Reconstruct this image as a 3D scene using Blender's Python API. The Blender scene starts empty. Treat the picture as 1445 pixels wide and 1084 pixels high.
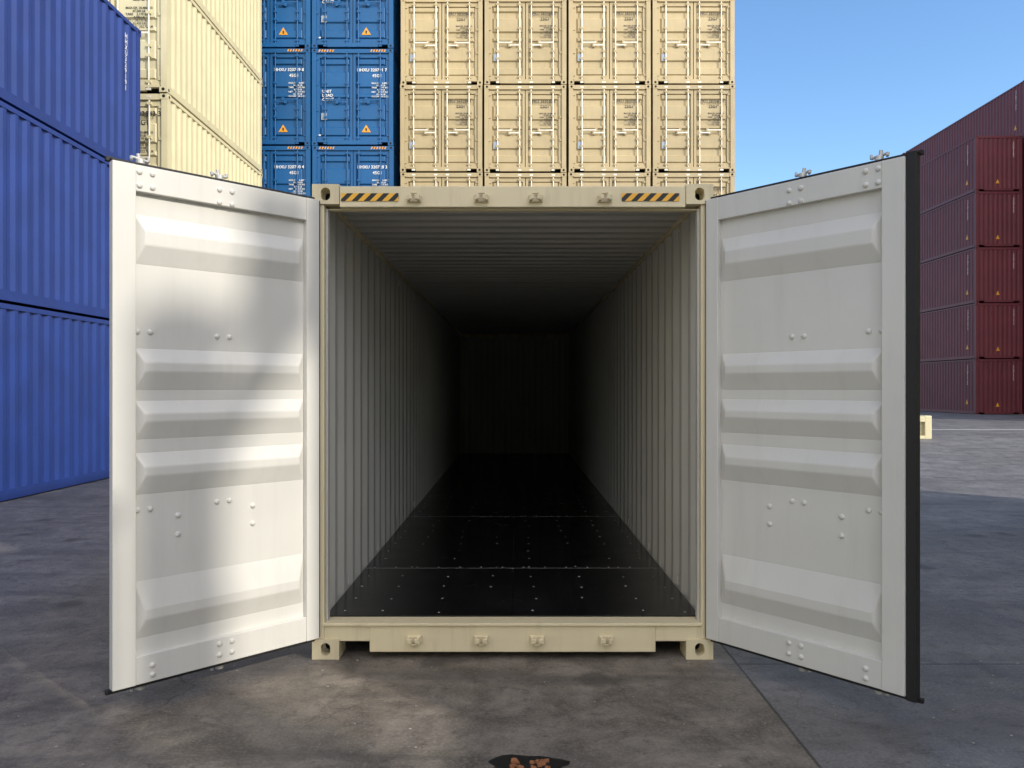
import bpy, bmesh, math, random
from mathutils import Vector, Matrix
random.seed(4)
S = bpy.context.scene
S.view_settings.view_transform = 'Standard'
S.view_settings.look = 'None'
S.view_settings.exposure = 0

# ------------------------------------------------------------------ materials
def new_mat(name):
    m = bpy.data.materials.new(name); m.use_nodes = True
    nt = m.node_tree
    return m, nt, nt.nodes['Principled BSDF']

def N(nt, typ, **kw):
    n = nt.nodes.new(typ)
    for k, v in kw.items():
        if k.startswith('i_'):
            key = k[2:]
            key = int(key) if key.isdigit() else key
            n.inputs[key].default_value = v
        else:
            setattr(n, k, v)
    return n

def math_n(nt, op, a, b=None, c=None, clamp=False):
    n = nt.nodes.new('ShaderNodeMath'); n.operation = op; n.use_clamp = clamp
    for i, x in enumerate((a, b, c)):
        if x is None: continue
        if isinstance(x, (int, float)): n.inputs[i].default_value = x
        else: nt.links.new(x, n.inputs[i])
    return n.outputs[0]

def mixc(nt, fac, a, b, blend='MIX'):
    n = nt.nodes.new('ShaderNodeMix'); n.data_type = 'RGBA'; n.blend_type = blend
    for idx, x in ((0, fac), (6, a), (7, b)):
        if isinstance(x, (int, float)): n.inputs[idx].default_value = x
        elif isinstance(x, tuple): n.inputs[idx].default_value = (x + (1,))[:4]
        else: nt.links.new(x, n.inputs[idx])
    return n.outputs[2]

def noise(nt, vec, scale, detail=4, rough=.55, dist=0.0):
    n = N(nt, 'ShaderNodeTexNoise', i_Scale=scale, i_Detail=detail, i_Roughness=rough, i_Distortion=dist)
    nt.links.new(vec, n.inputs['Vector'])
    return n.outputs['Fac']

def ramp(nt, x, a, b):
    n = nt.nodes.new('ShaderNodeMapRange'); n.inputs[1].default_value = a; n.inputs[2].default_value = b
    nt.links.new(x, n.inputs[0]); return n.outputs[0]

def paint(name, col, rough=.45, var=.10, dirt=.25, bump=0, dirtcol=(.12,.09,.06), rnd=.12):
    m, nt, b = new_mat(name)
    tc = N(nt, 'ShaderNodeTexCoord')
    o = tc.outputs['Object']
    mp = N(nt, 'ShaderNodeMapping'); mp.inputs['Scale'].default_value = (5, 5, .5)
    nt.links.new(o, mp.inputs['Vector'])
    big = noise(nt, o, 1.3, 3)
    streak = noise(nt, mp.outputs[0], 2.0, 4, .65)
    k = math_n(nt, 'MULTIPLY_ADD', ramp(nt, big, .3, .7), var * 2, 1 - var)
    oi = N(nt, 'ShaderNodeObjectInfo')
    k = math_n(nt, 'MULTIPLY', k, math_n(nt, 'MULTIPLY_ADD', oi.outputs['Random'], rnd, 1 - rnd))
    comb = N(nt, 'ShaderNodeCombineXYZ')
    for i in range(3): nt.links.new(k, comb.inputs[i])
    c = mixc(nt, 1.0, tuple(col), comb.outputs[0], 'MULTIPLY')
    d = math_n(nt, 'MULTIPLY', ramp(nt, streak, .52, .8), dirt)
    c = mixc(nt, d, c, dirtcol)
    nt.links.new(c, b.inputs['Base Color'])
    nt.links.new(math_n(nt, 'MULTIPLY_ADD', streak, .2, rough - .1), b.inputs['Roughness'])
    if bump:
        bp = N(nt, 'ShaderNodeBump', i_Strength=bump, i_Distance=.02)
        nt.links.new(noise(nt, o, 3.0, 1), bp.inputs['Height'])
        nt.links.new(bp.outputs[0], b.inputs['Normal'])
    return m

def flat(name, col, rough=.6, metal=0.0):
    m, nt, b = new_mat(name)
    tc = N(nt, 'ShaderNodeTexCoord')
    f = noise(nt, tc.outputs['Object'], 14, 2)
    c = mixc(nt, f, tuple(x * .8 for x in col), tuple(min(1, x * 1.2) for x in col))
    nt.links.new(c, b.inputs['Base Color'])
    b.inputs['Roughness'].default_value = rough; b.inputs['Metallic'].default_value = metal
    return m

M_cream = paint('cream_paint', (.80, .70, .455), .45, .06, .20)
M_inner = paint('interior_grey_paint', (.57, .56, .515), .5, .05, .08, rnd=0)
M_door = paint('door_inner_paint', (.69, .68, .63), .38, .04, .08, bump=.18, rnd=0)
M_tan = paint('tan_paint', (.475, .378, .205), .5, .08, .18)
M_yel = paint('pale_yellow_paint', (.64, .57, .345), .5, .06, .12)
M_bluL = paint('blue_paint', (.016, .046, .215), .5, .12, .10, dirtcol=(.05,.07,.12))
M_bluC = paint('azure_paint', (.003, .095, .27), .5, .08, .12, dirtcol=(.1,.12,.15))
M_red = paint('maroon_paint', (.14, .020, .026), .55, .12, .12, dirtcol=(.18,.10,.09))
M_gask = flat('black_rubber', (.012, .012, .012), .6)
M_galv = flat('galvanised_steel', (.62, .61, .57), .38, .45)
M_rodp = flat('pale_rod_paint', (.74, .70, .58), .4, .1)
M_dark = flat('dark_gap', (.01, .01, .01), .9)
M_txtd = flat('dark_lettering', (.03, .028, .025), .6)
M_txtw = flat('white_lettering', (.75, .75, .73), .6)
M_yelw = flat('warning_yellow', (.75, .33, .02), .5)
M_plate = flat('data_plate', (.30, .34, .38), .4, .3)
M_screw = flat('screw_zinc', (.70, .69, .67), .35, .4)
M_rust = flat('rusty_scrap', (.30, .12, .05), .8)

# hazard stripes
M_haz, nt, b = new_mat('hazard_stripes')
tc = N(nt, 'ShaderNodeTexCoord'); sp = N(nt, 'ShaderNodeSeparateXYZ'); nt.links.new(tc.outputs['Object'], sp.inputs[0])
w = math_n(nt, 'SUBTRACT', sp.outputs[0], sp.outputs[2])
fr = math_n(nt, 'FRACT', math_n(nt, 'DIVIDE', w, .074))
c = mixc(nt, math_n(nt, 'GREATER_THAN', fr, .5), (.012, .012, .012), (.95, .50, .04))
nt.links.new(c, b.inputs['Base Color']); b.inputs['Roughness'].default_value = .45

# plywood floor
M_floor, nt, b = new_mat('container_floor_plywood')
tc = N(nt, 'ShaderNodeTexCoord'); o = tc.outputs['Object']
mp = N(nt, 'ShaderNodeMapping'); mp.inputs['Scale'].default_value = (6, .6, 1); nt.links.new(o, mp.inputs[0])
f = noise(nt, mp.outputs[0], 3, 4, .6)
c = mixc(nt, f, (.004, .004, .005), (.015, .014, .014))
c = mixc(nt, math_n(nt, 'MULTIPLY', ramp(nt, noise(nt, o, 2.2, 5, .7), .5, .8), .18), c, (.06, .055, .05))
nt.links.new(c, b.inputs['Base Color'])
nt.links.new(math_n(nt, 'MULTIPLY_ADD', noise(nt, o, 3, 3), .22, .12), b.inputs['Roughness'])
bp = N(nt, 'ShaderNodeBump', i_Strength=.08, i_Distance=.01); nt.links.new(f, bp.inputs['Height']); nt.links.new(bp.outputs[0], b.inputs['Normal'])

# ground
M_gr, nt, b = new_mat('yard_concrete')
tc = N(nt, 'ShaderNodeTexCoord'); o = tc.outputs['Object']
sp = N(nt, 'ShaderNodeSeparateXYZ'); nt.links.new(o, sp.inputs[0])
X, Y = sp.outputs[0], sp.outputs[1]
n1 = noise(nt, o, .55, 4, .6, .4); n2 = noise(nt, o, 2.6, 6, .7, .6); n3 = noise(nt, o, 60, 3, .75); n4 = noise(nt, o, 11, 5, .75)
Xw = math_n(nt, 'MULTIPLY_ADD', math_n(nt, 'SUBTRACT', n4, .5), .02, X)
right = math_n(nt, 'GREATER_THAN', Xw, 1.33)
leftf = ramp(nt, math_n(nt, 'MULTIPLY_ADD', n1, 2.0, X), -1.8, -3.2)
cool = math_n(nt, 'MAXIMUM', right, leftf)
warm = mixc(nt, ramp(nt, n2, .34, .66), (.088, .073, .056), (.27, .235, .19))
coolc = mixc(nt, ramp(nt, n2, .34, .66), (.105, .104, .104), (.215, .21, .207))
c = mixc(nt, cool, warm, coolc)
c = mixc(nt, math_n(nt, 'MULTIPLY', ramp(nt, n1, .45, .66), .5), c, (.070, .062, .056))
c = mixc(nt, math_n(nt, 'MULTIPLY', ramp(nt, n4, .50, .66), .6), c, (.055, .048, .042))
c = mixc(nt, math_n(nt, 'MULTIPLY', ramp(nt, n3, .48, .7), .45), c, (.32, .30, .275))
mp = N(nt, 'ShaderNodeMapping'); mp.inputs['Scale'].default_value = (.25, 2.2, 1); mp.inputs['Rotation'].default_value = (0, 0, .22); nt.links.new(o, mp.inputs[0])
c = mixc(nt, math_n(nt, 'MULTIPLY', ramp(nt, noise(nt, mp.outputs[0], 1.2, 4, .6, .5), .52, .66), .4), c, (.055, .052, .05))
# drips and oil spots
vd = N(nt, 'ShaderNodeTexVoronoi', feature='SMOOTH_F1', i_Scale=1.3); vd.inputs['Smoothness'].default_value = .3
vw = N(nt, 'ShaderNodeVectorMath', operation='MULTIPLY_ADD'); vw.inputs[1].default_value = (.25, .25, 0)
dn = N(nt, 'ShaderNodeTexNoise', i_Scale=5, i_Detail=4); nt.links.new(o, dn.inputs['Vector']); nt.links.new(dn.outputs['Color'], vw.inputs[0]); nt.links.new(o, vw.inputs[2])
nt.links.new(vw.outputs[0], vd.inputs['Vector'])
c = mixc(nt, math_n(nt, 'MULTIPLY', ramp(nt, vd.outputs['Distance'], .20, .10), .6), c, (.035, .031, .028))
vo = N(nt, 'ShaderNodeTexVoronoi', feature='DISTANCE_TO_EDGE', i_Scale=.38)
dist = N(nt, 'ShaderNodeTexNoise', i_Scale=1.6, i_Detail=5); nt.links.new(o, dist.inputs['Vector'])
va = N(nt, 'ShaderNodeVectorMath', operation='MULTIPLY_ADD'); nt.links.new(dist.outputs['Color'], va.inputs[0]); va.inputs[1].default_value = (.9, .9, 0); nt.links.new(o, va.inputs[2])
nt.links.new(va.outputs[0], vo.inputs['Vector'])
crack = math_n(nt, 'MULTIPLY', math_n(nt, 'LESS_THAN', vo.outputs['Distance'], .0022), ramp(nt, n1, .44, .56))
c = mixc(nt, math_n(nt, 'MULTIPLY', crack, .5), c, (.03, .028, .025))
j1 = math_n(nt, 'LESS_THAN', math_n(nt, 'ABSOLUTE', math_n(nt, 'SUBTRACT', Xw, 1.33)), .008)
ym = math_n(nt, 'PINGPONG', math_n(nt, 'ADD', Y, 1.4), 3.0)
j2 = math_n(nt, 'MULTIPLY', math_n(nt, 'LESS_THAN', ym, .008), right)
j = math_n(nt, 'MAXIMUM', j1, j2)
c = mixc(nt, math_n(nt, 'MULTIPLY', j, .75), c, (.03, .028, .026))
vs = N(nt, 'ShaderNodeTexVoronoi', feature='F1', i_Scale=7); nt.links.new(o, vs.inputs['Vector'])
spk = math_n(nt, 'MULTIPLY', math_n(nt, 'LESS_THAN', vs.outputs['Distance'], .055), math_n(nt, 'GREATER_THAN', n2, .52))
c = mixc(nt, math_n(nt, 'MULTIPLY', spk, .7), c, (.45, .43, .40))
nt.links.new(c, b.inputs['Base Color'])
nt.links.new(math_n(nt, 'MULTIPLY_ADD', n2, .5, .38), b.inputs['Roughness'])
h = math_n(nt, 'ADD', math_n(nt, 'MULTIPLY', n3, .35), n4)
h = math_n(nt, 'SUBTRACT', h, math_n(nt, 'MULTIPLY', math_n(nt, 'MAXIMUM', j, crack), 1.5))
bp = N(nt, 'ShaderNodeBump', i_Strength=.6, i_Distance=.013); nt.links.new(h, bp.inputs['Height']); nt.links.new(bp.outputs[0], b.inputs['Normal'])

M_line = flat('road_line_paint', (.55, .54, .5), .7)
M_stain = flat('oil_stain', (.02, .019, .018), .35)

# ------------------------------------------------------------------ mesh builder
class MB:
    def __init__(s): s.v = []; s.f = []; s.m = []
    def add(s, vs, fs, mat):
        n = len(s.v); s.v += [tuple(v) for v in vs]
        for f in fs: s.f.append(tuple(i + n for i in f)); s.m.append(mat)
    def box(s, x0, x1, y0, y1, z0, z1, mat):
        vs = [(x, y, z) for z in (z0, z1) for y in (y0, y1) for x in (x0, x1)]
        s.add(vs, [(0,2,3,1),(4,5,7,6),(0,1,5,4),(2,6,7,3),(0,4,6,2),(1,3,7,5)], mat)
    def frus(s, x0, x1, z0, z1, yb, yt, ix, iz, mat, iz2=None):
        iz2 = iz if iz2 is None else iz2
        vs = [(x0,yb,z0),(x1,yb,z0),(x1,yb,z1),(x0,yb,z1),(x0+ix,yt,z0+iz),(x1-ix,yt,z0+iz),(x1-ix,yt,z1-iz2),(x0+ix,yt,z1-iz2)]
        s.add(vs, [(3,2,1,0),(4,5,6,7),(0,1,5,4),(1,2,6,5),(2,3,7,6),(3,0,4,7)], mat)
    def cyl(s, p0, p1, r, mat, n=10, r1=None):
        p0 = Vector(p0); p1 = Vector(p1); d = (p1 - p0).normalized()
        a = d.orthogonal().normalized(); c = d.cross(a); r1 = r if r1 is None else r1
        vs = [p0 + (a*math.cos(t)+c*math.sin(t))*r for t in [2*math.pi*i/n for i in range(n)]]
        vs += [p1 + (a*math.cos(t)+c*math.sin(t))*r1 for t in [2*math.pi*i/n for i in range(n)]]
        fs = [(i, (i+1) % n, n+(i+1) % n, n+i) for i in range(n)] + [tuple(range(n))[::-1], tuple(range(n, 2*n))]
        s.add(vs, fs, mat)
    def dome(s, c, nrm, r, h, mat):
        c = Vector(c); d = Vector(nrm).normalized(); a = d.orthogonal().normalized(); e = d.cross(a); n = 12
        vs = []
        for (rr, hh) in ((1, 0), (.92, .45), (.55, .85)):
            vs += [c + (a*math.cos(2*math.pi*i/n)+e*math.sin(2*math.pi*i/n))*r*rr + d*h*hh for i in range(n)]
        vs.append(c + d*h)
        fs = []
        for k in range(2):
            fs += [(k*n+i, k*n+(i+1) % n, (k+1)*n+(i+1) % n, (k+1)*n+i) for i in range(n)]
        fs += [(2*n+i, 2*n+(i+1) % n, 3*n) for i in range(n)]
        s.add(vs, fs, mat)
    def sheet(s, pts, fn0, fn1, mat):
        n = len(pts)
        vs = [fn0(p) for p in pts] + [fn1(p) for p in pts]
        s.add(vs, [(i, i+1, n+i+1, n+i) for i in range(n-1)], mat)
    def mesh(s, name, mats, recalc=True, mirror=False):
        me = bpy.data.meshes.new(name)
        vs = [(-x, y, z) for x, y, z in s.v] if mirror else s.v
        me.from_pydata(vs, [], s.f)
        idx = {}
        for m in mats: idx[m.name] = len(idx); me.materials.append(m)
        for p, m in zip(me.polygons, s.m): p.material_index = idx[m.name]
        if recalc:
            bm = bmesh.new(); bm.from_mesh(me); bmesh.ops.recalc_face_normals(bm, faces=bm.faces); bm.to_mesh(me); bm.free()
        return me

def used(mb):
    out = []
    for m in mb.m:
        if m not in out: out.append(m)
    return out

def obj(name, me, parent=None, loc=(0,0,0), rotz=0.0, bevel=0, seg=2, smooth=False):
    o = bpy.data.objects.new(name, me); S.collection.objects.link(o)
    o.location = loc; o.rotation_euler = (0, 0, rotz)
    if parent: o.parent = parent
    if bevel:
        md = o.modifiers.new('bevel', 'BEVEL'); md.width = bevel; md.segments = seg; md.limit_method = 'ANGLE'; md.angle_limit = math.radians(15)
        md.harden_normals = False
    if smooth:
        for p in me.polygons: p.use_smooth = True
    return o

def corr(s0, s1, pitch, depth, fl=.26, sl=.24):
    n = max(1, round((s1 - s0) / pitch)); p = (s1 - s0) / n; pts = [(s0, 0)]
    for i in range(n):
        a = s0 + i*p
        pts += [(a + p*fl/2, 0), (a + p*(fl/2+sl), depth), (a + p*(1-fl/2-sl), depth), (a + p*(1-fl/2), 0)]
    pts.append((s1, 0))
    return pts

_tc = {}
def text(s, size, loc, rot, mat, parent, name='lettering', align='LEFT', line=1.0):
    key = (s, size, mat.name, align, line)
    if key not in _tc:
        cu = bpy.data.curves.new('t', 'FONT'); cu.body = s; cu.size = size; cu.align_x = align; cu.space_line = line
        cu.offset = size * .02
        cu.resolution_u = 2
        to = bpy.data.objects.new('t', cu); S.collection.objects.link(to)
        dg = bpy.context.evaluated_depsgraph_get()
        me = bpy.data.meshes.new_from_object(to.evaluated_get(dg))
        bpy.data.objects.remove(to); me.materials.clear(); me.materials.append(mat)
        _tc[key] = me
    o = bpy.data.objects.new(name, _tc[key]); S.collection.objects.link(o)
    o.location = loc; o.rotation_euler = rot; o.parent = parent
    return o

# ------------------------------------------------------------------ generic (closed) container
W = 2.438
def container_mesh(name, L, H, M, end='doors', rod=None, side_hole=True):
    rod = rod or M_rodp
    b = MB()
    cw, cd, ch = .162, .178, .118
    for x0 in (0, W - cw):
        for y0 in (0, L - cd):
            for z0 in (0, H - ch):
                b.box(x0, x0+cw, y0, y0+cd, z0, z0+ch, M)
                yh = -.0015 if y0 == 0 else L + .0015
                b.cyl((x0+cw/2, yh, z0+ch/2), (x0+cw/2, yh+(.001 if y0 == 0 else -.001), z0+ch/2), .035, M_dark, 10)
                xs = -.0015 if x0 == 0 else W + .0015
                b.cyl((xs, y0+cd/2, z0+ch/2), (xs+(.001 if x0 == 0 else -.001), y0+cd/2, z0+ch/2), .034, M_dark, 10)
            b.box(x0+(.004 if x0 == 0 else .03), x0+cw-(.03 if x0 == 0 else .004), y0+.006, y0+cd-.03, ch, H-ch, M)
    for (xa, xb) in ((.006, .07), (W-.07, W-.006)):
        b.box(xa, xb, cd, L-cd, H-.085, H-.012, M)
        b.box(xa, xb, cd, L-cd, .02, .17, M)
    for (ya, yb) in ((.008, .1), (L-.1, L-.008)):
        b.box(cw, W-cw, ya, yb, H-.13, H-.01, M)
        b.box(cw+.3, W-cw-.3, ya, yb, .03, .15, M)
        b.box(cw, cw+.3, ya+.002, yb, .10, .15, M); b.box(W-cw-.3, W-cw, ya+.002, yb, .10, .15, M)
    b.box(.03, W-.03, .06, L-.06, H-.05, H-.03, M)
    b.box(.03, W-.03, .06, L-.06, .12, .14, M_dark)
    pts = corr(cd-.03, L-cd+.03, .278, .036)
    b.sheet(pts, lambda p: (.014+p[1], p[0], .165), lambda p: (.014+p[1], p[0], H-.08), M)
    b.sheet(pts, lambda p: (W-.014-p[1], p[0], .165), lambda p: (W-.014-p[1], p[0], H-.08), M)
    pe = corr(cw-.03, W-cw+.03, .25, .045)
    b.sheet(pe, lambda p: (p[0], L-.02-p[1], .14), lambda p: (p[0], L-.02-p[1], H-.12), M)
    if end == 'panel':
        b.sheet(pe, lambda p: (p[0], .02+p[1], .14), lambda p: (p[0], .02+p[1], H-.12), M)
    else:
        zb, zt = .155, H-.135; hh = zt - zb
        b.box(.1, W-.1, .112, .116, .14, H-.12, M_dark)
        for k in (0, 1):
            def mx(x): return x if k == 0 else W - x
            def bx(x0, x1, *a):
                p, q = mx(x0), mx(x1); b.box(min(p, q), max(p, q), *a)
            x0, x1 = .135, W/2 - .012
            bx(x0, x0+.09, .05, .108, zb, zt, M); bx(x1-.07, x1, .05, .108, zb, zt, M)
            bx(x0+.09, x1-.07, .052, .108, zb, zb+.12, M); bx(x0+.09, x1-.07, .052, .108, zt-.12, zt, M)
            bx(x0+.09, x1-.07, .100, .106, zb+.1, zt-.1, M)
            for (fa, fb) in ((.055, .16), (.235, .42), (.49, .545), (.61, .80), (.87, .945)):
                p, q = mx(x0+.10), mx(x1-.08)
                b.frus(min(p, q), max(p, q), zb+fa*hh, zb+fb*hh, .0995, .056, .05, .035, M)
            bx(x1+.002, x1+.010, .055, .08, zb, zt, M_gask)
            for rx in (x0+.26, x1-.16):
                X0 = mx(rx)
                b.cyl((X0, .028, .07), (X0, .028, H-.06), .018, rod, 8)
                for fz in (.03, .27, .36, .66, .97):
                    b.box(X0-.045, X0+.045, .008, .052, zb+fz*hh-.03, zb+fz*hh+.03, M)
                b.box(X0-.05, X0+.05, .004, .03, .04, .085, rod); b.box(X0-.05, X0+.05, .004, .03, H-.09, H-.045, rod)
                hz = zb + .44*hh + (0.08 if rx < .6 else 0)
                p, q = X0, X0 + (.42 if k == 0 and rx < .6 else -.42 if k == 1 and rx < .6 else (-.3 if k == 0 else .3))
                b.box(min(p, q), max(p, q), .002, .014, hz-.018, hz+.018, rod)
                b.box(q-.04, q+.04, .004, .05, hz-.05, hz+.05, M)
            for fz in (.06, .35, .65, .94):
                bx(x0-.07, x0+.06, .03, .052, zb+fz*hh-.035, zb+fz*hh+.035, M)
        b.box(.27, .44, .046, .053, zb+.24*hh, zb+.24*hh+.2, M_plate)
    return b.mesh(name, used(b))

ME = {
 'tan': container_mesh('tan_container_mesh', 6.058, 2.591, M_tan),
 'yel': container_mesh('pale_container_mesh', 6.058, 2.591, M_yel),
 'azure': container_mesh('azure_container_mesh', 12.192, 2.896, M_bluC, rod=M_bluC),
 'blue': container_mesh('blue_container_mesh', 12.192, 2.896, M_bluL, rod=M_bluL),
 'red': container_mesh('maroon_container_mesh', 12.192, 2.896, M_red, end='panel'),
 'cream': container_mesh('cream_container_mesh', 12.192, 2.896, M_cream),
}
SMALL = "MAX.GR. 30,480 KG\n        67,200 LB\nTARE    2,170 KG\n         4,780 LB\nNET    28,310 KG\n        62,420 LB\nCU.CAP.  33.2 CU.M"
def stack(kind, x, y, z0, n, H, labels=None, nm='shipping_container', first=0):
    out = []
    for i in range(n):
        o = obj(nm, ME[kind], None, (x + random.uniform(-.012, .012), y + random.uniform(-.02, .02), z0 + i*(H+.015)))
        out.append(o)
        if labels: labels(o, H, i)
    return out

R90 = math.radians(90)
def lab_tan(o, H, i):
    if i < 2: return
    n = random.randint(10, 99)
    text("SPRU 3830%d %d" % (n, random.randint(0, 9)), .12, (1.36, .045, H*.80), (R90, 0, 0), M_txtd, o)
    text("22G1", .12, (1.66, .045, H*.74), (R90, 0, 0), M_txtd, o)
    text(SMALL, .056, (1.64, .045, H*.67), (R90, 0, 0), M_txtd, o)
def lab_yel(o, H, i):
    if i < 2: return
    n = random.randint(10, 99)
    text("HHXU 3228%d %d" % (n, random.randint(0, 9)), .15, (1.25, .045, H*.82), (R90, 0, 0), M_txtd, o)
    text("22G1", .15, (1.7, .045, H*.75), (R90, 0, 0), M_txtd, o)
    text(SMALL, .066, (1.55, .045, H*.68), (R90, 0, 0), M_txtd, o)
def tri(o, x, z, s):
    b = MB(); b.add([(x-s, .043, z), (x+s, .043, z), (x, .043, z+1.6*s)], [(0, 1, 2)], M_yelw)
    b.add([(x-s*.12, .041, z+.2*s), (x+s*.12, .041, z+.2*s), (x+s*.2, .041, z+.85*s), (x-s*.2, .041, z+.85*s)], [(0, 1, 2, 3)], M_txtd)
    c = obj('warning_triangle', b.mesh('warning_triangle', used(b), recalc=False), o)
def lab_azure(o, H, i):
    if i < 2: return
    n = random.randint(10, 99)
    text("HHXU 3207%d %d" % (n, random.randint(0, 9)), .13, (1.34, .045, H*.77), (R90, 0, 0), M_txtw, o)
    text("45G1", .13, (1.8, .045, H*.71), (R90, 0, 0), M_txtw, o)
    text(SMALL, .066, (1.78, .045, H*.64), (R90, 0, 0), M_txtw, o)
    text("UNIT\nLOAD\nCONT", .12, (.3, .045, H*.55), (R90, 0, 0), M_txtw, o)
    tri(o, 1.62, H*.14, .14)
    b = MB(); b.box(.2, .26, .04, .044, .3, .34, M_txtw)
    for s0 in (.2, 1.75):
        for k in range(6):
            b.add([(s0+k*.08, -.002, H-.10), (s0+k*.08+.04, -.002, H-.10), (s0+k*.08+.07, -.002, H-.03), (s0+k*.08+.03, -.002, H-.03)], [(0, 1, 2, 3)], M_yelw)
    obj('marking', b.mesh('marking', used(b)), o)
def lab_blue(o, H, i):
    t = "\n".join("HHXU32%d1" % random.randint(100, 999))
    text(t, .13, (W+.002, 11.55, H*.86), (R90, 0, R90), M_txtw, o, line=.85)
def lab_red(o, H, i):
    t = "\n".join("TCLU51%d2" % random.randint(100, 999))
    text(t, .13, (-.002, .75, H*.86), (R90, 0, -R90), M_txtw, o, line=.8)
    text(t, .10, (1.95, .014, H*.86), (R90, 0, 0), M_txtw, o, line=.8)
    b = MB(); b.add([(-.002, .88, H*.18), (-.002, .66, H*.18), (-.002, .77, H*.27)], [(0, 1, 2)], M_yelw)
    b.add([(1.05, .014, H*.14), (1.25, .014, H*.14), (1.15, .014, H*.22)], [(0, 1, 2)], M_yelw)
    obj('warning_triangle', b.mesh('warning_triangle', [M_yelw], recalc=False), o)

# stacks seen in the picture
stack('blue', -7.4-W, 3.0, 0, 3, 2.896, lab_blue)
stack('yel', -7.3-W, 16.1, .04, 6, 2.591, lab_yel)
for c in range(2): stack('azure', -8.55+c*2.48, 22.95, .18, 6, 2.896, lab_azure)
for c in range(4): stack('tan', -3.41+c*2.5, 22.8, .25, 6, 2.591, lab_tan)
for r in range(2):
    stack('red', 24.0, 40.0+r*12.4, .28, 5, 2.896, lab_red if r == 0 else None)
    stack('red', 26.55, 40.0+r*12.4, .28, 6, 2.896, lab_red if r == 0 else None)
# unseen stacks beside / behind the photographer, added to shade and bounce light
stack('red', 27.6, 27.0, .28, 6, 2.896)
stack('cream', 8.0, -3.0, 0, 4, 2.896)
stack('yel', 8.0, -6.47-6.06, 0, 4, 2.591)
stack('blue', 11.3, -15.4, 0, 3, 2.896)
stack('cream', -10.2, -12.5, 0, 4, 2.896)
for c in range(6): stack('tan', -8.0+c*2.5, -27.0, 0, 4, 2.591)

# unseen mast shape added behind the photographer to cast the left door's shadow
b = MB(); M_shadow_mast = flat('shadow_mast_grey', (.4, .4, .4), .5, .3)
uh = Vector((.64, .77, 0)); wh = Vector((.77, -.64, 0))
b.cyl((0, 0, 0), (0, 0, 17.0), .34, M_shadow_mast, 16, .25); b.cyl((0, 0, 0), (0, 0, .4), .6, M_shadow_mast, 16)
b.cyl((0, 0, 16.0), tuple(uh*.62+Vector((0, 0, 17.0))), .13, M_shadow_mast, 10)
b.cyl((0, 0, 16.9), tuple(uh*.8+Vector((0, 0, 17.1))), .09, M_shadow_mast, 10)
def shade_panel(u0, u1, z0, z1):
    vs = [tuple(uh*u + wh*w_ + Vector((0, 0, z))) for z in (z0, z1) for w_ in (-.08, .08) for u in (u0, u1)]
    b.add(vs, [(0,2,3,1),(4,5,7,6),(0,1,5,4),(2,6,7,3),(0,4,6,2),(1,3,7,5)], M_shadow_mast)
    for k in range(2):
        for j in range(2):
            c0 = uh*(u0+(u1-u0)*(.25+.5*k)) + Vector((0, 0, z0+(z1-z0)*(.25+.5*j)))
            b.cyl(tuple(c0-wh*.25), tuple(c0-wh*.08), .11, M_shadow_mast, 10)
shade_panel(.36, .78, 16.95, 17.75)  # solid panel shaped for the upper part of the door shadow
obj('shadow_mast', b.mesh('shadow_mast', [M_shadow_mast]), None, (18.2, -12.5, 0))

# ------------------------------------------------------------------ ground
def gz(y):
    t = max(0, min(1, (y-14)/10)); return .28*t*t*(3-2*t)
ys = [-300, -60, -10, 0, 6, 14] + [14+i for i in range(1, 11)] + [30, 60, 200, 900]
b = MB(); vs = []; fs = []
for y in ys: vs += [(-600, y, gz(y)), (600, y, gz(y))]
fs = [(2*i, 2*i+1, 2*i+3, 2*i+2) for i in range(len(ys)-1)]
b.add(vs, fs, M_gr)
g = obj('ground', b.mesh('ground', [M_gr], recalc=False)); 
for p in g.data.polygons: p.use_smooth = True
b = MB(); b.add([(10.5, 25.2, .285), (40, 25.2, .285), (40, 25.42, .285), (10.5, 25.42, .285)], [(0,1,2,3)], M_line)
obj('painted_ground_line', b.mesh('painted_ground_line', [M_line], recalc=False))

# ------------------------------------------------------------------ open container
root = bpy.data.objects.new('open_shipping_container', None); S.collection.objects.link(root)
root.location = (-.015, 4.68, 0)
L, H = 12.192, 2.896; hw = 1.219

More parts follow.
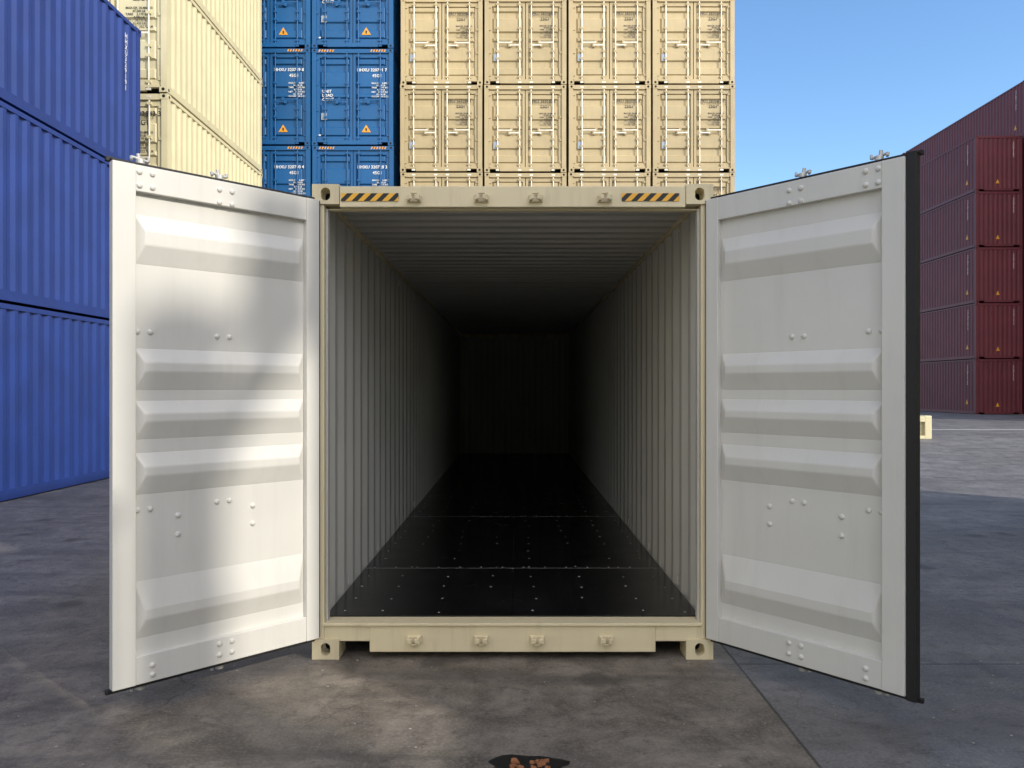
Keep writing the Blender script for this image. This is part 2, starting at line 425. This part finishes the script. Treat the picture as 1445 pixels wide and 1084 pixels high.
def casting(name, x0, y0, z0, sx, sy):
    b = MB(); b.box(0, .165, 0, .178, 0, .122, M_cream); me = b.mesh(name, [M_cream, M_dark])
    o = obj(name, me, root, (x0, y0, z0))
    def capsule(axis):
        c = MB(); n = 20; prof = []
        for i in range(n):
            t = 2*math.pi*i/n; a = .029*math.cos(t); h_ = .029*math.sin(t) + (.010 if math.sin(t) > 0 else -.010)
            prof.append((a, h_))
        if axis == 'y':
            cy = 0 if sy < 0 else .178
            vs = [(.0825+a, cy-.12, .061+h) for a, h in prof]+[(.0825+a, cy+.12, .061+h) for a, h in prof]
        else:
            cx = 0 if sx < 0 else .165
            vs = [(cx-.09, .089+a, .061+h) for a, h in prof]+[(cx+.09, .089+a, .061+h) for a, h in prof]
        c.add(vs, [(i, (i+1) % n, n+(i+1) % n, n+i) for i in range(n)]+[tuple(range(n))[::-1], tuple(range(n, 2*n))], M_cream)
        me = c.mesh('cut', [M_cream, M_dark])
        for p in me.polygons:
            if len(p.vertices) > 4: p.material_index = 1
        return me
    cuts = []
    for ax in ('y', 'x'):
        cm = capsule(ax)
        co = obj('cut', cm, root, (x0, y0, z0)); cuts.append(co)
        md = o.modifiers.new('b', 'BOOLEAN'); md.operation = 'DIFFERENCE'; md.object = co; md.solver = 'EXACT'
    bpy.context.view_layer.update()
    dg = bpy.context.evaluated_depsgraph_get()
    me2 = bpy.data.meshes.new_from_object(o.evaluated_get(dg))
    o.modifiers.clear(); o.data = me2
    for c in cuts: bpy.data.objects.remove(c)
    md = o.modifiers.new('bevel', 'BEVEL'); md.width = .005; md.segments = 2; md.limit_method = 'ANGLE'
for sx in (-1, 1):
    for (y0, sy) in ((-.004, -1), (L-.178, 1)):
        for z0 in (0, H-.122):
            casting('corner_casting', (-hw-.003) if sx < 0 else hw-.162, y0, z0, sx, sy)

b = MB(); C = M_cream
for s in (-1, 1):
    def bx(x0, x1, *a):
        p, q = s*x0, s*x1; b.box(min(p, q), max(p, q), *a)
    bx(1.150, 1.212, .008, .16, .122, H-.122, C)        # rear post
    bx(1.135, 1.150, .04, .09, .2, H-.14, M_inner)       # inner post lip
    bx(1.152, 1.212, L-.16, L-.008, .122, H-.122, C)
    bx(.872, 1.150, .006, .11, .108, .205, C)            # notched part of the sill
    bx(1.165, 1.215, .178, L-.178, .02, .17, C)          # bottom side rail
    bx(1.160, 1.215, .178, L-.178, H-.085, H-.01, C)     # top side rail
    for zz in (.35, .98, 1.62, 2.28):                     # hinge lugs on post
        bx(1.19, 1.232, -.03, .01, zz-.05, zz+.05, C)
b.box(-.872, .872, .003, .11, .043, .2055, C)             # sill
b.box(-1.150, 1.150, -.012, .13, .2055, .222, C)          # sill lip
b.box(-1.055, 1.055, .002, .12, 2.757, 2.884, C)          # header
b.box(-1.150, 1.150, .05, .10, 2.748, 2.757, C)
b.box(-1.15, 1.15, L-.1, L-.01, .04, .2, C); b.box(-1.05, 1.05, L-.1, L-.01, 2.76, 2.88, C)
b.box(-1.2, 1.2, .06, L-.06, 2.866, 2.876, C)
for y in [0.5+.6*i for i in range(19)]: b.box(-1.165, 1.165, y, y+.05, .05, .19, C)
obj('frame', b.mesh('frame', used(b)), root, bevel=.004)

b = MB()
pts = corr(.15, L-.12, .278, .036)
for s in (-1, 1):
    b.sheet(pts, lambda p: (s*(1.174+p[1]), p[0], .16), lambda p: (s*(1.174+p[1]), p[0], 2.86), M_inner)
    b.sheet(pts, lambda p: (s*(1.178+p[1]), p[0], .16), lambda p: (s*(1.178+p[1]), p[0], 2.86), C)
pr = corr(.12, L-.1, .209, .02, .44, .10)
b.sheet(pr, lambda p: (-1.19, p[0], 2.832+p[1]), lambda p: (1.19, p[0], 2.832+p[1]), M_inner)
pe = corr(-1.18, 1.18, .25, .04)
b.sheet(pe, lambda p: (p[0], L-.10+p[1], .16), lambda p: (p[0], L-.10+p[1], 2.86), M_inner)
b.sheet(pe, lambda p: (p[0], L-.096+p[1], .16), lambda p: (p[0], L-.096+p[1], 2.86), C)
obj('corrugated_walls', b.mesh('walls', used(b), recalc=False), root)
# small lashing rings and nail heads on the first wall pans
b = MB()
for s in (-1, 1):
    for z in (.42, .98, 1.53, 2.08, 2.62):
        b.dome((s*1.173, .19, z), (-s, 0, 0), .012, .008, M_inner)
    for y in (.75, 1.9, 3.1, 4.3):
        for z in (.30, 2.72): b.cyl((s*1.165, y, z-.03), (s*1.165, y, z+.03), .006, M_galv, 8)
obj('lashing_points', b.mesh('lashing', used(b)), root)

b = MB()
cuts = [.13, 1.4, 3.84, 6.28, 8.72, 11.16, L-.07]
for i in range(len(cuts)-1):
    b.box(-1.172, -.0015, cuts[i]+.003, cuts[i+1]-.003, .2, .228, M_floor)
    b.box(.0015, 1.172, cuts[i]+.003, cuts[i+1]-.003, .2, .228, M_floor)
    if 0 < i < 3: b.box(-1.17, 1.17, cuts[i]-.0022, cuts[i]+.0022, .2, .2284, M_screw)
b.box(-1.172, 1.172, .14, L-.08, .19, .199, M_dark)
obj('plywood_floor', b.mesh('floor', used(b)), root)
b = MB(); y = .22
while y < 9:
    for x in (-1.08, -.82, -.48, -.14, .14, .48, .82, 1.08):
        if random.random() < .8:
            xx = x + random.uniform(-.02, .02); yy = y + random.uniform(-.025, .025)
            b.cyl((xx, yy, .2281), (xx, yy, .2292), random.uniform(.006, .0095), M_screw, 8)
    y += .305
for yc in cuts[1:5]:
    for k in range(14):
        xx = -1.1+k*.169
        b.cyl((xx, yc+.03, .2281), (xx, yc+.03, .2292), .008, M_screw, 8)
obj('floor_screws', b.mesh('screws', used(b)), root)

# hazard decals
for x0 in (-1.045, .665):
    b = MB(); b.add([(x0, -.003, 2.792), (x0+.35, -.003, 2.792), (x0+.35, -.003, 2.840), (x0, -.003, 2.840)], [(0,1,2,3)], M_haz)
    obj('hazard_decal', b.mesh('hazard', [M_haz], recalc=False), root, (0, 0, 0))
# cam keepers
def keeper(x, z, up):
    b = MB()
    b.box(-.045, .045, -.012, .003, -.022, .022, C)
    for s in (-1, 1):
        b.box(s*.03-.009, s*.03+.009, -.055, -.010, -.018, .018, C)
        b.box(min(s*.03, s*.008), max(s*.03, s*.008), -.058, -.044, -.014, .016, C)
    b.box(-.02, .02, -.03, -.010, -.03*up-.006, -.03*up+.006, C)
    obj('cam_keeper', b.mesh('keeper', [C]), root, (x, 0, z), bevel=.005, seg=2)
for x in (-.60, -.19, .15, .57): keeper(x, .125, 1)
for x in (-.60, -.19, .14, .56): keeper(x, 2.806, -1)

# ---- door leaves
def door(name, side, hinge, ang):
    D = M_door; Ln = 1.165; z0, z1 = .135, 2.795
    b = MB()
    b.box(0, .085, 0, .05, z0, z1, D); b.box(Ln-.112, Ln, 0, .05, z0, z1, D)
    b.box(.085, Ln-.112, .004, .05, z0+.0, z0+.145, D); b.box(.085, Ln-.112, .004, .05, z1-.135, z1, D)
    b.box(.08, Ln-.105, .038, .046, z0+.13, z1-.13, D)
    mir = side < 0
    e = bpy.data.objects.new(name, None); S.collection.objects.link(e); e.parent = root
    e.location = (hinge[0], hinge[1], 0); e.rotation_euler = (0, 0, ang)
    obj('leaf_frame', b.mesh('leaf', [D], mirror=mir), e, bevel=.005, seg=3)
    b = MB()
    for (a, c_, i1, i2) in ((2.29, 2.55, .10, .085), (1.64, 1.86, .10, .075), (1.385, 1.59, .095, .07), (1.10, 1.32, .10, .075), (.36, .66, .10, .15)):
        b.frus(.0865, Ln-.1135, a, c_, .0385, .003, .045, i1, D, i2)
    obj('pressed_ribs', b.mesh('ribs', [D], mirror=mir), e, bevel=.006, seg=2)
    b = MB()
    def bolt(t, z, y=.004, r=.0155): b.dome((t*1.165, y, z), (0, -1, 0), r, .011, D)
    for t in (.469, .53):
        bolt(t, 1.938, .038); bolt(t, 1.024, .038)
        for z in (2.745, 2.675, .245, .185): bolt(t, z)
    for t in (.834, .889):
        bolt(t, 1.944, .038); bolt(t, 1.024, .038)
        bolt(t, 2.76); bolt(t, 2.69)
    bolt(.834, .22); bolt(.834, .16+.01)
    for t, z in ((.35, .98), (.35, .879), (.712, .974), (.712, .873)): bolt(t, z, .038)
    obj('bolts', b.mesh('bolts', [D], mirror=mir), e, smooth=True)
    b = MB()
    b.box(.002, Ln-.002, .0505, .053, z0+.002, z1-.002, C)
    G = M_galv
    for t in (.5, .862):
        x = t*Ln
        b.cyl((x, .085, z0-.03), (x, .085, z1+.03), .015, G, 12)
        for z in (.2, .75, 1.024, 1.938, 2.72): b.box(x-.05, x+.05, .053, .106, z-.035, z+.035, G)
        for (zz, s) in ((z1+.04, 1), (z0-.04, -1)):
            b.cyl((x, .085, zz-.012), (x, .085, zz+.012), .022, G, 12)
            b.cyl((x-.04, .085, zz+.006), (x+.045, .085, zz+.018), .008, G, 8)
            b.cyl((x+.045, .085, zz+.018), (x+.052, .06, zz-.004), .008, G, 8)
            b.cyl((x-.04, .085, zz+.006), (x-.048, .10, zz+.028), .008, G, 8)
            b.cyl((x+.005, .085, zz), (x+.01, .085, zz+.04), .010, G, 8)
        b.box(x-.4, x, .11, .122, 1.15, 1.19, G)
    for z in (.35, .98, 1.62, 2.28): b.box(-.03, .14, .053, .066, z-.06, z+.06, C)
    obj('locking_gear', b.mesh('gear', used(b), mirror=mir), e, bevel=.002)
    b = MB(); gx = .05 if side > 0 else .0
    if side > 0: b.box(Ln+.001, Ln+gx, .012, .062, z0-.02, z1+.02, M_gask)
    b.box(.02, Ln+gx, .018, .049, z1+.001, z1+.016, M_gask)
    b.box(.02, Ln+gx, .018, .049, z0-.018, z0-.001, M_gask)
    b.box(Ln-.03, Ln+gx+.015, .05, .075, z1+.003, z1+.028, M_gask); b.box(Ln-.03, Ln+gx+.015, .05, .075, z0-.03, z0-.005, M_gask)
    b.box(-.012, -.001, .01, .049, z0, z1, M_gask)
    obj('door_gasket', b.mesh('gasket', [M_gask], mirror=mir), e, bevel=.004)
door('door_leaf', -1, (-1.187+.015, -.02), math.radians(45))
door('door_leaf', 1, (1.157+.015, -.02), math.radians(-49.5))

# ------------------------------------------------------------------ small things
b = MB()
def block(b, x0, y0, z0):
    b.box(x0, x0+.62, y0, y0+.1, z0+.5, z0+.66, M_yel); b.box(x0, x0+.62, y0, y0+.1, z0, z0+.12, M_yel)
    b.box(x0+.42, x0+.62, y0-.004, y0+.5, z0, z0+.68, M_yel); b.box(x0, x0+.6, y0+.1, y0+1.2, z0+.05, z0+.6, M_yel)
block(b, 0, 0, 0)
obj('steel_block', b.mesh('steel_block', [M_yel]), None, (11.05, 21.5, .2), bevel=.02)
b = MB(); n = 26; vs = [(0, 0, 0)]
for i in range(n):
    t = 2*math.pi*i/n; r = 1+.12*math.sin(3*t+1)+.06*math.sin(7*t)
    vs.append((.17*r*math.cos(t), .085*r*math.sin(t), 0))
b.add(vs, [(0, 1+i, 1+(i+1) % n) for i in range(n)], M_stain)
obj('oil_stain', b.mesh('oil_stain', [M_stain], recalc=False), None, (.05, 3.37, .004))
b = MB()
for i in range(16):
    x, y, r = random.uniform(-.08, .11), random.uniform(-.04, .035), random.uniform(.006, .015)
    vs = []; m = 6
    for k in range(m):
        t = 2*math.pi*k/m; q = r*random.uniform(.6, 1.3); vs.append((x+q*math.cos(t)*1.4, y+q*math.sin(t), 0))
    vs += [(v[0]*.9+x*.1, v[1]*.9+y*.1, random.uniform(.004, .012)) for v in vs]
    b.add(vs, [(k, (k+1) % m, m+(k+1) % m, m+k) for k in range(m)]+[tuple(range(m, 2*m))], M_rust)
obj('rusty_scrap', b.mesh('rusty_scrap', [M_rust]), None, (.06, 3.36, .006))
b = MB()
M_peb = flat('pebble', (.30, .28, .26), .8)
for i in range(420):
    d = random.uniform(3.0, 11); x = random.uniform(-.8, .8)*d; r = random.uniform(.003, .010)
    if abs(x) < 1.2 and d > 4.7: continue
    p = Vector((x, d, r*.4)); vs = [p+Vector((random.uniform(.6, 1.2)*r*a, random.uniform(.6, 1.2)*r*c_, random.uniform(.4, .7)*r*e)) for a, c_, e in ((1,0,0),(-1,0,0),(0,1,0),(0,-1,0),(0,0,1),(0,0,-1))]
    b.add(vs, [(0,2,4),(2,1,4),(1,3,4),(3,0,4),(2,0,5),(1,2,5),(3,1,5),(0,3,5)], M_peb)
obj('gravel', b.mesh('gravel', [M_peb]))

# ------------------------------------------------------------------ light, sky, camera
el = math.radians(30); az = math.radians(129.7)
to_sun = Vector((math.sin(az)*math.cos(el), math.cos(az)*math.cos(el), math.sin(el)))
sl = bpy.data.lights.new('sun', 'SUN'); sl.energy = 3.1; sl.angle = math.radians(.53); sl.color = (1, .93, .82)
so = bpy.data.objects.new('sun', sl); S.collection.objects.link(so); so.rotation_euler = to_sun.to_track_quat('Z', 'Y').to_euler()
wd = bpy.data.worlds.new('World'); S.world = wd; wd.use_nodes = True
nt = wd.node_tree; bg = nt.nodes['Background']
sky = nt.nodes.new('ShaderNodeTexSky'); sky.sky_type = 'NISHITA'; sky.sun_disc = False
sky.sun_elevation = el; sky.sun_rotation = az; sky.air_density = 1.0; sky.dust_density = .4; sky.ozone_density = 2.2
hs = nt.nodes.new('ShaderNodeHueSaturation'); hs.inputs['Saturation'].default_value = 1.14; hs.inputs['Value'].default_value = 1.75
nt.links.new(sky.outputs[0], hs.inputs['Color'])
# warm glow added to the sun's half of the sky as fill light
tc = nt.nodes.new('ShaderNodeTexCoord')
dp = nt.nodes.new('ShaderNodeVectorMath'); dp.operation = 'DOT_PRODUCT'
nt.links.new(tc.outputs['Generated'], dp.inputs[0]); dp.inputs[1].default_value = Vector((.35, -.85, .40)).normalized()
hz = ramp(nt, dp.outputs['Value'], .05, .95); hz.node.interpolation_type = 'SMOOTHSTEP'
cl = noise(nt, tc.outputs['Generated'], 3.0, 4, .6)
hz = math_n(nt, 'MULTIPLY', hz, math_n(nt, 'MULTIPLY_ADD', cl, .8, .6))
fill_glow = mixc(nt, hz, (0, 0, 0), (9.2, 7.5, 5.6))
tot = mixc(nt, 1.0, hs.outputs[0], fill_glow, 'ADD')
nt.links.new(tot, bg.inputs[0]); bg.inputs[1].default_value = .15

cam = bpy.data.cameras.new('camera'); co = bpy.data.objects.new('camera', cam); S.collection.objects.link(co)
co.location = (0, 0, 1.653); co.rotation_euler = (R90, 0, 0)
cam.sensor_width = 36; cam.lens = 27.0; cam.clip_end = 3000
cam.shift_x = -.003; cam.shift_y = .004
S.camera = co
